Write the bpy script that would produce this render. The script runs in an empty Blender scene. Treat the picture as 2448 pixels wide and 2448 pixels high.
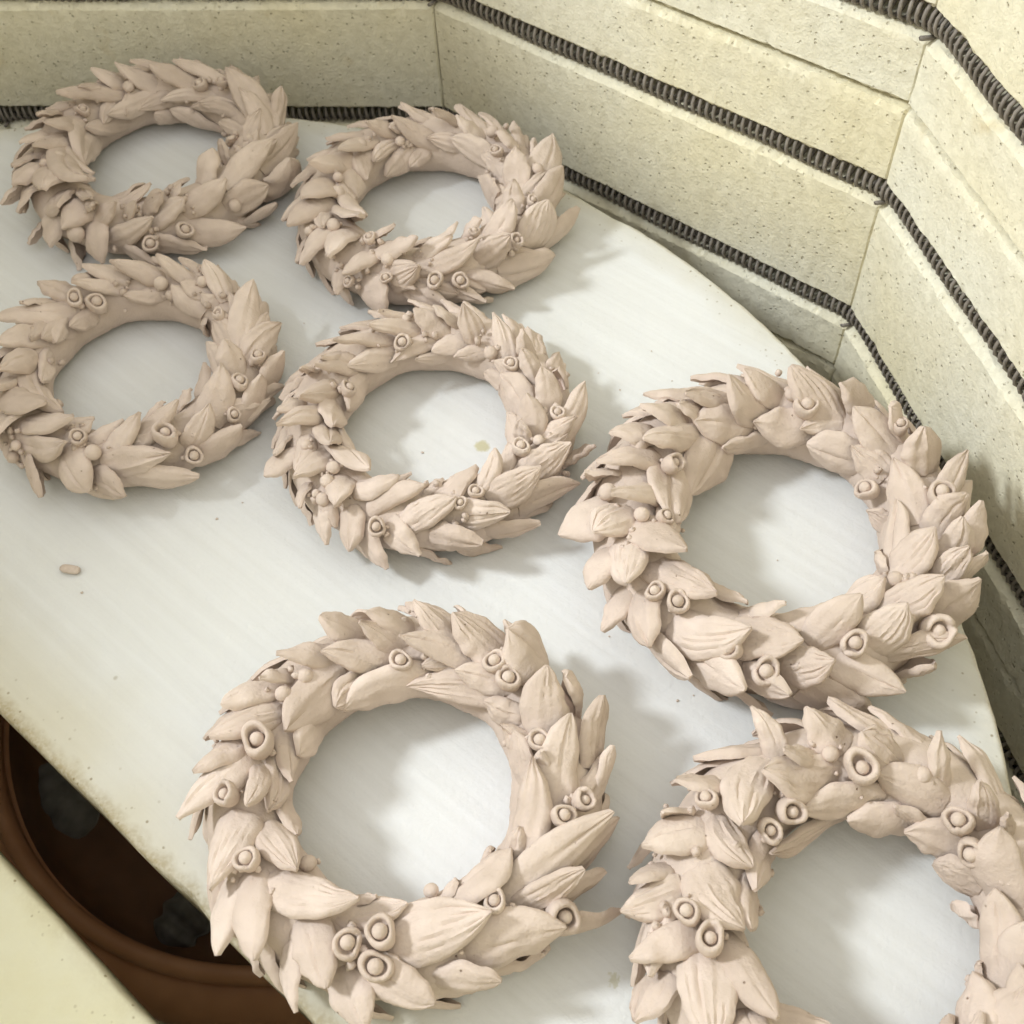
import bpy, math, random
import numpy as np
from mathutils import Matrix, Vector

scene = bpy.context.scene
COL = scene.collection

# ------------------------------------------------------------------ camera
cam_data = bpy.data.cameras.new("camera")
cam = bpy.data.objects.new("camera", cam_data)
COL.objects.link(cam)
scene.camera = cam
cam_data.sensor_width = 36.0
cam_data.lens = 2735.82 / 2448.0 * 36.0
cam_data.clip_start = 0.01
cam_data.clip_end = 20.0
cam.matrix_world = Matrix(((0.9972466, -0.0268080, 0.0691417, 0.163951),
                           (0.0614843, 0.8201745, -0.5688000, -0.114090),
                           (-0.0414599, 0.5714850, 0.8195645, 0.278990),
                           (0, 0, 0, 1)))
cam_data.dof.use_dof = True
cam_data.dof.focus_distance = 0.30
cam_data.dof.aperture_fstop = 34.0

# ------------------------------------------------------------------ light
world = bpy.data.worlds.new("World")
scene.world = world
world.use_nodes = True
bg = world.node_tree.nodes["Background"]
bg.inputs[0].default_value = (0.99, 0.99, 0.98, 1)
bg.inputs[1].default_value = 1.22

def area_lamp(name, loc, target, size, power, color):
    d = bpy.data.lights.new(name, 'AREA')
    d.shape = 'DISK'
    d.size = size
    d.energy = power
    d.color = color
    o = bpy.data.objects.new(name, d)
    o.location = loc
    o.rotation_euler = (Vector(target) - Vector(loc)).to_track_quat('-Z', 'Y').to_euler()
    COL.objects.link(o)
    return o

area_lamp("ceiling_lamp", (-1.12, 0.05, 1.16), (0.12, 0.08, 0.0), 0.24, 23.0, (0.90, 0.955, 1.0))

vs = scene.view_settings
vs.view_transform = 'Standard'
vs.look = 'None'
vs.exposure = -0.08
vs.gamma = 1.0
vs.use_curve_mapping = False
scene.render.engine = 'CYCLES'
scene.cycles.max_bounces = 5
scene.cycles.diffuse_bounces = 3
scene.cycles.glossy_bounces = 2
scene.cycles.use_denoising = True
scene.cycles.use_adaptive_sampling = True
scene.cycles.adaptive_threshold = 0.03
scene.cycles.adaptive_min_samples = 16

# ------------------------------------------------------------------ helpers
def mesh_object(name, verts, faces, mat=None, parent=None, smooth=True):
    me = bpy.data.meshes.new(name)
    me.from_pydata([tuple(v) for v in verts] if not isinstance(verts, np.ndarray) else verts.tolist(), [], faces)
    if smooth:
        me.polygons.foreach_set("use_smooth", [True] * len(me.polygons))
    if mat:
        me.materials.append(mat)
    me.update()
    o = bpy.data.objects.new(name, me)
    COL.objects.link(o)
    if parent:
        o.parent = parent
    return o

def empty(name, loc, label, cat, group=None):
    o = bpy.data.objects.new(name, None)
    o.location = loc
    o.empty_display_size = 0.02
    COL.objects.link(o)
    tag(o, label, cat, group)
    return o

def tag(o, label=None, cat=None, group=None, kind=None):
    if label: o["label"] = label
    if cat: o["category"] = cat
    if group: o["group"] = group
    if kind: o["kind"] = kind
    return o

def ring_faces(n_rings, n_pts, caps=True, closed=False):
    f = []
    for i in range(n_rings if closed else n_rings - 1):
        a = i * n_pts
        b = ((i + 1) % n_rings) * n_pts
        for j in range(n_pts):
            k = (j + 1) % n_pts
            f.append((a + j, a + k, b + k, b + j))
    if caps and not closed:
        f.append(tuple(range(n_pts - 1, -1, -1)))
        f.append(tuple((n_rings - 1) * n_pts + j for j in range(n_pts)))
    return f

class Smooth1D:
    """low frequency periodic-free noise on [0,1]"""
    def __init__(self, rng, n=5, amp=1.0):
        self.a = rng.normal(0, amp / math.sqrt(n), n)
        self.p = rng.uniform(0, 6.283, n)
        self.f = rng.uniform(1.0, n * 1.6, n)
    def __call__(self, x):
        return sum(a * np.sin(f * np.asarray(x) * 6.283 * .5 + p) for a, p, f in zip(self.a, self.p, self.f))

# ------------------------------------------------------------------ materials
def new_mat(name, rough=0.9, spec=0.25):
    m = bpy.data.materials.new(name)
    m.use_nodes = True
    nt = m.node_tree
    b = nt.nodes["Principled BSDF"]
    b.inputs["Roughness"].default_value = rough
    b.inputs["Specular IOR Level"].default_value = spec
    return m, nt, b

def N(nt, kind, **kw):
    n = nt.nodes.new(kind)
    for k, v in kw.items():
        if k in n.inputs: n.inputs[k].default_value = v
        else: setattr(n, k, v)
    return n

def ramp(nt, src, stops):
    r = nt.nodes.new("ShaderNodeValToRGB")
    cr = r.color_ramp
    while len(cr.elements) < len(stops): cr.elements.new(0.5)
    for e, (p, c) in zip(cr.elements, stops):
        e.position = p
        e.color = c if len(c) == 4 else (*c, 1)
    nt.links.new(src, r.inputs[0])
    return r.outputs[0]

def mix(nt, fac, a, b, blend='MIX'):
    m = nt.nodes.new("ShaderNodeMix")
    m.data_type = 'RGBA'
    m.blend_type = blend
    for sock, v in ((m.inputs[0], fac), (m.inputs[6], a), (m.inputs[7], b)):
        if hasattr(v, "is_linked"): nt.links.new(v, sock)
        elif isinstance(v, (int, float)): sock.default_value = v
        else: sock.default_value = (*v, 1) if len(v) == 3 else v
    return m.outputs[2]

def math_n(nt, op, a, b=None, clamp=False):
    m = nt.nodes.new("ShaderNodeMath")
    m.operation = op
    m.use_clamp = clamp
    for i, v in enumerate((a, b)):
        if v is None: continue
        if hasattr(v, "is_linked"): nt.links.new(v, m.inputs[i])
        else: m.inputs[i].default_value = v
    return m.outputs[0]

def coords(nt, scale=(1, 1, 1), rot=(0, 0, 0), obj=None):
    tc = nt.nodes.new("ShaderNodeTexCoord")
    mp = nt.nodes.new("ShaderNodeMapping")
    mp.inputs["Scale"].default_value = scale
    mp.inputs["Rotation"].default_value = rot
    nt.links.new(tc.outputs["Object"], mp.inputs[0])
    return mp.outputs[0]

def noise(nt, vec, scale, detail=4, rough=0.55):
    n = N(nt, "ShaderNodeTexNoise", Scale=scale, Detail=detail, Roughness=rough)
    nt.links.new(vec, n.inputs["Vector"])
    return n.outputs[0]

def voronoi(nt, vec, scale, feature='F1'):
    n = N(nt, "ShaderNodeTexVoronoi", Scale=scale)
    n.feature = feature
    nt.links.new(vec, n.inputs["Vector"])
    return n

def bump(nt, b, items):
    """one bump node fed with the summed relief (each item: height, strength, depth)"""
    acc = None
    for src, strength, dist in items:
        v = math_n(nt, 'MULTIPLY', src, strength * dist * 1000)
        acc = v if acc is None else math_n(nt, 'ADD', acc, v)
    n = N(nt, "ShaderNodeBump", Strength=1.0, Distance=0.001)
    nt.links.new(acc, n.inputs["Height"])
    nt.links.new(n.outputs[0], b.inputs["Normal"])

def make_clay():
    m, nt, b = new_mat("bone_dry_clay", 0.88, 0.18)
    v = coords(nt)
    oi = nt.nodes.new("ShaderNodeObjectInfo")
    # per piece tint
    base = ramp(nt, oi.outputs["Random"], [(0.0, (0.625, 0.518, 0.442)), (0.5, (0.67, 0.56, 0.482)), (1.0, (0.71, 0.60, 0.52))])
    blot = ramp(nt, noise(nt, v, 90, 2, 0.6), [(0.33, (0.90, 0.88, 0.86)), (0.66, (1.06, 1.05, 1.05))])
    c = mix(nt, 1.0, base, blot, 'MULTIPLY')
    # tiny dark pits
    vo = voronoi(nt, v, 380)
    pit = ramp(nt, vo.outputs["Distance"], [(0.05, (1, 1, 1)), (0.13, (0, 0, 0))])
    sel = ramp(nt, noise(nt, v, 160, 0), [(0.66, (0, 0, 0)), (0.74, (1, 1, 1))])
    pm = math_n(nt, 'MULTIPLY', pit, sel)
    c = mix(nt, pm, c, (0.34, 0.24, 0.18))
    nt.links.new(c, b.inputs["Base Color"])
    ip = math_n(nt, 'SUBTRACT', 1.0, pm)
    bump(nt, b, [(noise(nt, v, 170, 4, 0.68), 0.45, 0.0013), (noise(nt, v, 1100, 1, 0.6), 0.35, 0.0003), (ip, 0.5, 0.0006)])
    return m

def make_brick():
    m, nt, b = new_mat("insulating_fire_brick", 0.95, 0.1)
    v = coords(nt)
    oi = nt.nodes.new("ShaderNodeObjectInfo")
    off = nt.nodes.new("ShaderNodeVectorMath"); off.operation = 'ADD'
    nt.links.new(v, off.inputs[0]); nt.links.new(oi.outputs["Random"], off.inputs[1])
    v = off.outputs[0]
    c = ramp(nt, noise(nt, v, 14, 2, 0.55), [(0.32, (0.855, 0.785, 0.56)), (0.50, (0.85, 0.80, 0.625)), (0.70, (0.85, 0.82, 0.68))])
    c2 = ramp(nt, noise(nt, v, 260, 2, 0.6), [(0.34, (0.925, 0.92, 0.90)), (0.62, (1.02, 1.02, 1.02))])
    c = mix(nt, 1.0, c, c2, 'MULTIPLY')
    # open pores of two sizes
    vo = voronoi(nt, v, 480)
    p1 = ramp(nt, vo.outputs["Distance"], [(0.10, (1, 1, 1)), (0.26, (0, 0, 0))])
    s1 = ramp(nt, noise(nt, v, 420, 0), [(0.50, (0, 0, 0)), (0.62, (1, 1, 1))])
    p1 = math_n(nt, 'MULTIPLY', p1, s1)
    vo2 = voronoi(nt, v, 170)
    p2 = ramp(nt, vo2.outputs["Distance"], [(0.03, (1, 1, 1)), (0.13, (0, 0, 0))])
    s2 = ramp(nt, noise(nt, v, 65, 0), [(0.56, (0, 0, 0)), (0.64, (1, 1, 1))])
    p2 = math_n(nt, 'MULTIPLY', p2, s2)
    pores = math_n(nt, 'MAXIMUM', p1, p2)
    c = mix(nt, math_n(nt, 'MULTIPLY', pores, 0.38), c, (0.38, 0.31, 0.18))
    # ochre scorch blotches
    sc = ramp(nt, noise(nt, v, 38, 3, 0.7), [(0.66, (0, 0, 0)), (0.80, (1, 1, 1))])
    c = mix(nt, math_n(nt, 'MULTIPLY', sc, 0.45), c, (0.60, 0.44, 0.17))
    nt.links.new(c, b.inputs["Base Color"])
    inv = math_n(nt, 'SUBTRACT', 1.0, pores)
    bump(nt, b, [(noise(nt, v, 340, 3, 0.7), 0.42, 0.0010), (noise(nt, v, 900, 1, 0.6), 0.3, 0.0006), (inv, 0.6, 0.0007)])
    return m

STREAK_ROT = -(4.06946 + math.pi / 2)

def make_shelf(name, R, wash):
    m, nt, b = new_mat(name, 0.86, 0.2)
    tc = nt.nodes.new("ShaderNodeTexCoord")
    v = tc.outputs["Object"]
    def mapped(scale):
        r = nt.nodes.new("ShaderNodeMapping"); r.vector_type = 'POINT'
        r.inputs["Rotation"].default_value = (0, 0, STREAK_ROT)
        nt.links.new(v, r.inputs[0])
        s = nt.nodes.new("ShaderNodeMapping")
        s.inputs["Scale"].default_value = scale
        nt.links.new(r.outputs[0], s.inputs[0])
        return s.outputs[0]
    if wash:
        base = ramp(nt, noise(nt, v, 9, 1), [(0.34, (0.745, 0.75, 0.735)), (0.64, (0.785, 0.79, 0.785))])
        st = noise(nt, mapped((9, 240, 1)), 1.0, 3, 0.65)
        base = mix(nt, 1.0, base, ramp(nt, st, [(0.30, (0.955, 0.95, 0.94)), (0.65, (1.01, 1.01, 1.01))]), 'MULTIPLY')
    else:
        base = ramp(nt, noise(nt, v, 25, 5), [(0.32, (0.70, 0.66, 0.45)), (0.55, (0.74, 0.72, 0.56)), (0.75, (0.77, 0.75, 0.62))])
        st = noise(nt, mapped((9, 240, 1)), 1.0, 3, 0.65)
    # distance from the straight edge and from the round edge
    sep = nt.nodes.new("ShaderNodeSeparateXYZ")
    nt.links.new(v, sep.inputs[0])
    x2 = math_n(nt, 'POWER', sep.outputs[0], 2.0)
    y2 = math_n(nt, 'POWER', sep.outputs[1], 2.0)
    rad = math_n(nt, 'SQRT', math_n(nt, 'ADD', x2, y2))
    dr = math_n(nt, 'SUBTRACT', R, rad)
    nx, ny = math.cos(4.06946), math.sin(4.06946)
    dn = math_n(nt, 'ADD', math_n(nt, 'MULTIPLY', sep.outputs[0], nx), math_n(nt, 'MULTIPLY', sep.outputs[1], ny))
    if wash: ds = math_n(nt, 'SUBTRACT', -0.0107, dn)
    else: ds = math_n(nt, 'SUBTRACT', dn, 0.0128)
    def stain(d, reach, nscale, lo, hi):
        wob = math_n(nt, 'MULTIPLY', math_n(nt, 'SUBTRACT', noise(nt, v, nscale, 2, 0.7), 0.5), reach * 1.3)
        k = math_n(nt, 'DIVIDE', math_n(nt, 'ADD', d, wob), reach)
        return ramp(nt, k, [(lo, (1, 1, 1)), (hi, (0, 0, 0))])
    soft = math_n(nt, 'MAXIMUM', math_n(nt, 'MULTIPLY', stain(ds, 0.030, 18, 0.0, 1.0), 0.8), math_n(nt, 'MULTIPLY', stain(dr, 0.012, 40, 0.0, 1.0), 0.45))
    base = mix(nt, math_n(nt, 'MULTIPLY', soft, 0.75 if wash else 0.3), base, (0.58, 0.52, 0.34))
    crust = math_n(nt, 'MAXIMUM', stain(ds, 0.0050, 150, 0.1, 1.0), stain(dr, 0.0022, 200, 0.0, 0.9))
    grain = ramp(nt, noise(nt, v, 800, 1, 0.6), [(0.30, (0.45, 0.45, 0.45)), (0.62, (1, 1, 1))])
    crust = math_n(nt, 'MULTIPLY', crust, grain)
    base = mix(nt, math_n(nt, 'MULTIPLY', crust, 0.75 if wash else 0.2), base, (0.36, 0.28, 0.14))
    # specks near the edges and a few over the surface
    sp = ramp(nt, voronoi(nt, v, 420).outputs["Distance"], [(0.10, (1, 1, 1)), (0.22, (0, 0, 0))])
    near = math_n(nt, 'MAXIMUM', stain(ds, 0.014, 60, 0.1, 1.0), stain(dr, 0.014, 60, 0.1, 1.0))
    selr = ramp(nt, noise(nt, v, 300, 0), [(0.52, (0, 0, 0)), (0.60, (1, 1, 1))])
    base = mix(nt, math_n(nt, 'MULTIPLY', math_n(nt, 'MULTIPLY', sp, near), math_n(nt, 'MULTIPLY', selr, 0.8)), base, (0.25, 0.19, 0.09))
    sp2 = ramp(nt, voronoi(nt, v, 55).outputs["Distance"], [(0.025, (1, 1, 1)), (0.05, (0, 0, 0))])
    sel2 = ramp(nt, noise(nt, v, 33, 1), [(0.58, (0, 0, 0)), (0.62, (1, 1, 1))])
    base = mix(nt, math_n(nt, 'MULTIPLY', math_n(nt, 'MULTIPLY', sp2, sel2), 0.55), base, (0.38, 0.34, 0.26))
    if wash:
        # old glaze spot burnt into the wash
        d = nt.nodes.new("ShaderNodeVectorMath"); d.operation = 'DISTANCE'
        nt.links.new(v, d.inputs[0]); d.inputs[1].default_value = (0.1295, 0.1039, 0)
        dd = math_n(nt, 'ADD', d.outputs["Value"], math_n(nt, 'MULTIPLY', math_n(nt, 'SUBTRACT', noise(nt, v, 260, 3), 0.5), 0.003))
        k = ramp(nt, math_n(nt, 'DIVIDE', dd, 0.004), [(0.45, (1, 1, 1)), (0.66, (0, 0, 0))])
        base = mix(nt, math_n(nt, 'MULTIPLY', k, 0.7), base, (0.52, 0.47, 0.22))
        d2 = nt.nodes.new("ShaderNodeVectorMath"); d2.operation = 'DISTANCE'
        nt.links.new(v, d2.inputs[0]); d2.inputs[1].default_value = (0.172, -0.051, 0)
        dd2 = math_n(nt, 'ADD', d2.outputs["Value"], math_n(nt, 'MULTIPLY', math_n(nt, 'SUBTRACT', noise(nt, v, 500, 3), 0.5), 0.005))
        k2 = ramp(nt, math_n(nt, 'DIVIDE', dd2, 0.003), [(0.35, (1, 1, 1)), (0.55, (0, 0, 0))])
        base = mix(nt, math_n(nt, 'MULTIPLY', k2, 0.5), base, (0.5, 0.47, 0.28))
    nt.links.new(base, b.inputs["Base Color"])
    bump(nt, b, [(st, 0.25, 0.0008), (noise(nt, v, 420, 2, 0.7), 0.30, 0.0006)])
    return m

def make_plain(name, cols, scale, rough, bumps, spec=0.2, metallic=0.0):
    m, nt, b = new_mat(name, rough, spec)
    b.inputs["Metallic"].default_value = metallic
    v = coords(nt)
    k = noise(nt, v, scale, 2, 0.6)
    c = ramp(nt, k, [(0.32, cols[0]), (0.68, cols[1])])
    nt.links.new(c, b.inputs["Base Color"])
    bump(nt, b, [(noise(nt, v, s, 1, 0.6), st, d) for s, st, d in bumps])
    return m

CLAY = make_clay()
BRICK = make_brick()
WASH = make_shelf("kiln_washed_shelf", 0.2708, True)
BARE = make_shelf("bare_cordierite_shelf", 0.2708, False)
WIRE = make_plain("oxidised_heating_wire", ((0.20, 0.175, 0.148), (0.31, 0.275, 0.235)), 300, 0.62, [(900, 0.3, 0.0003)], 0.35)
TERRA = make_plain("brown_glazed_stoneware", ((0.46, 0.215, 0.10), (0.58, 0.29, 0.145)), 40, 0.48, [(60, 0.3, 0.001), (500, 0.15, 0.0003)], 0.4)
BOWL_SHADE = make_plain("bowl_shade_brown", ((0.13, 0.062, 0.03), (0.19, 0.09, 0.045)), 40, 0.5, [(60, 0.3, 0.001)], 0.35)  # darker brown: the deep shade in the bowl is put into the colour
GREY = make_plain("grey_raw_clay", ((0.16, 0.147, 0.122), (0.25, 0.232, 0.197)), 120, 0.9, [(160, 0.6, 0.0016), (700, 0.3, 0.0004)], 0.1)
CRUMB = make_plain("crumb_clay", ((0.58, 0.48, 0.40), (0.68, 0.58, 0.50)), 400, 0.9, [(700, 0.5, 0.0006)], 0.1)

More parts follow.
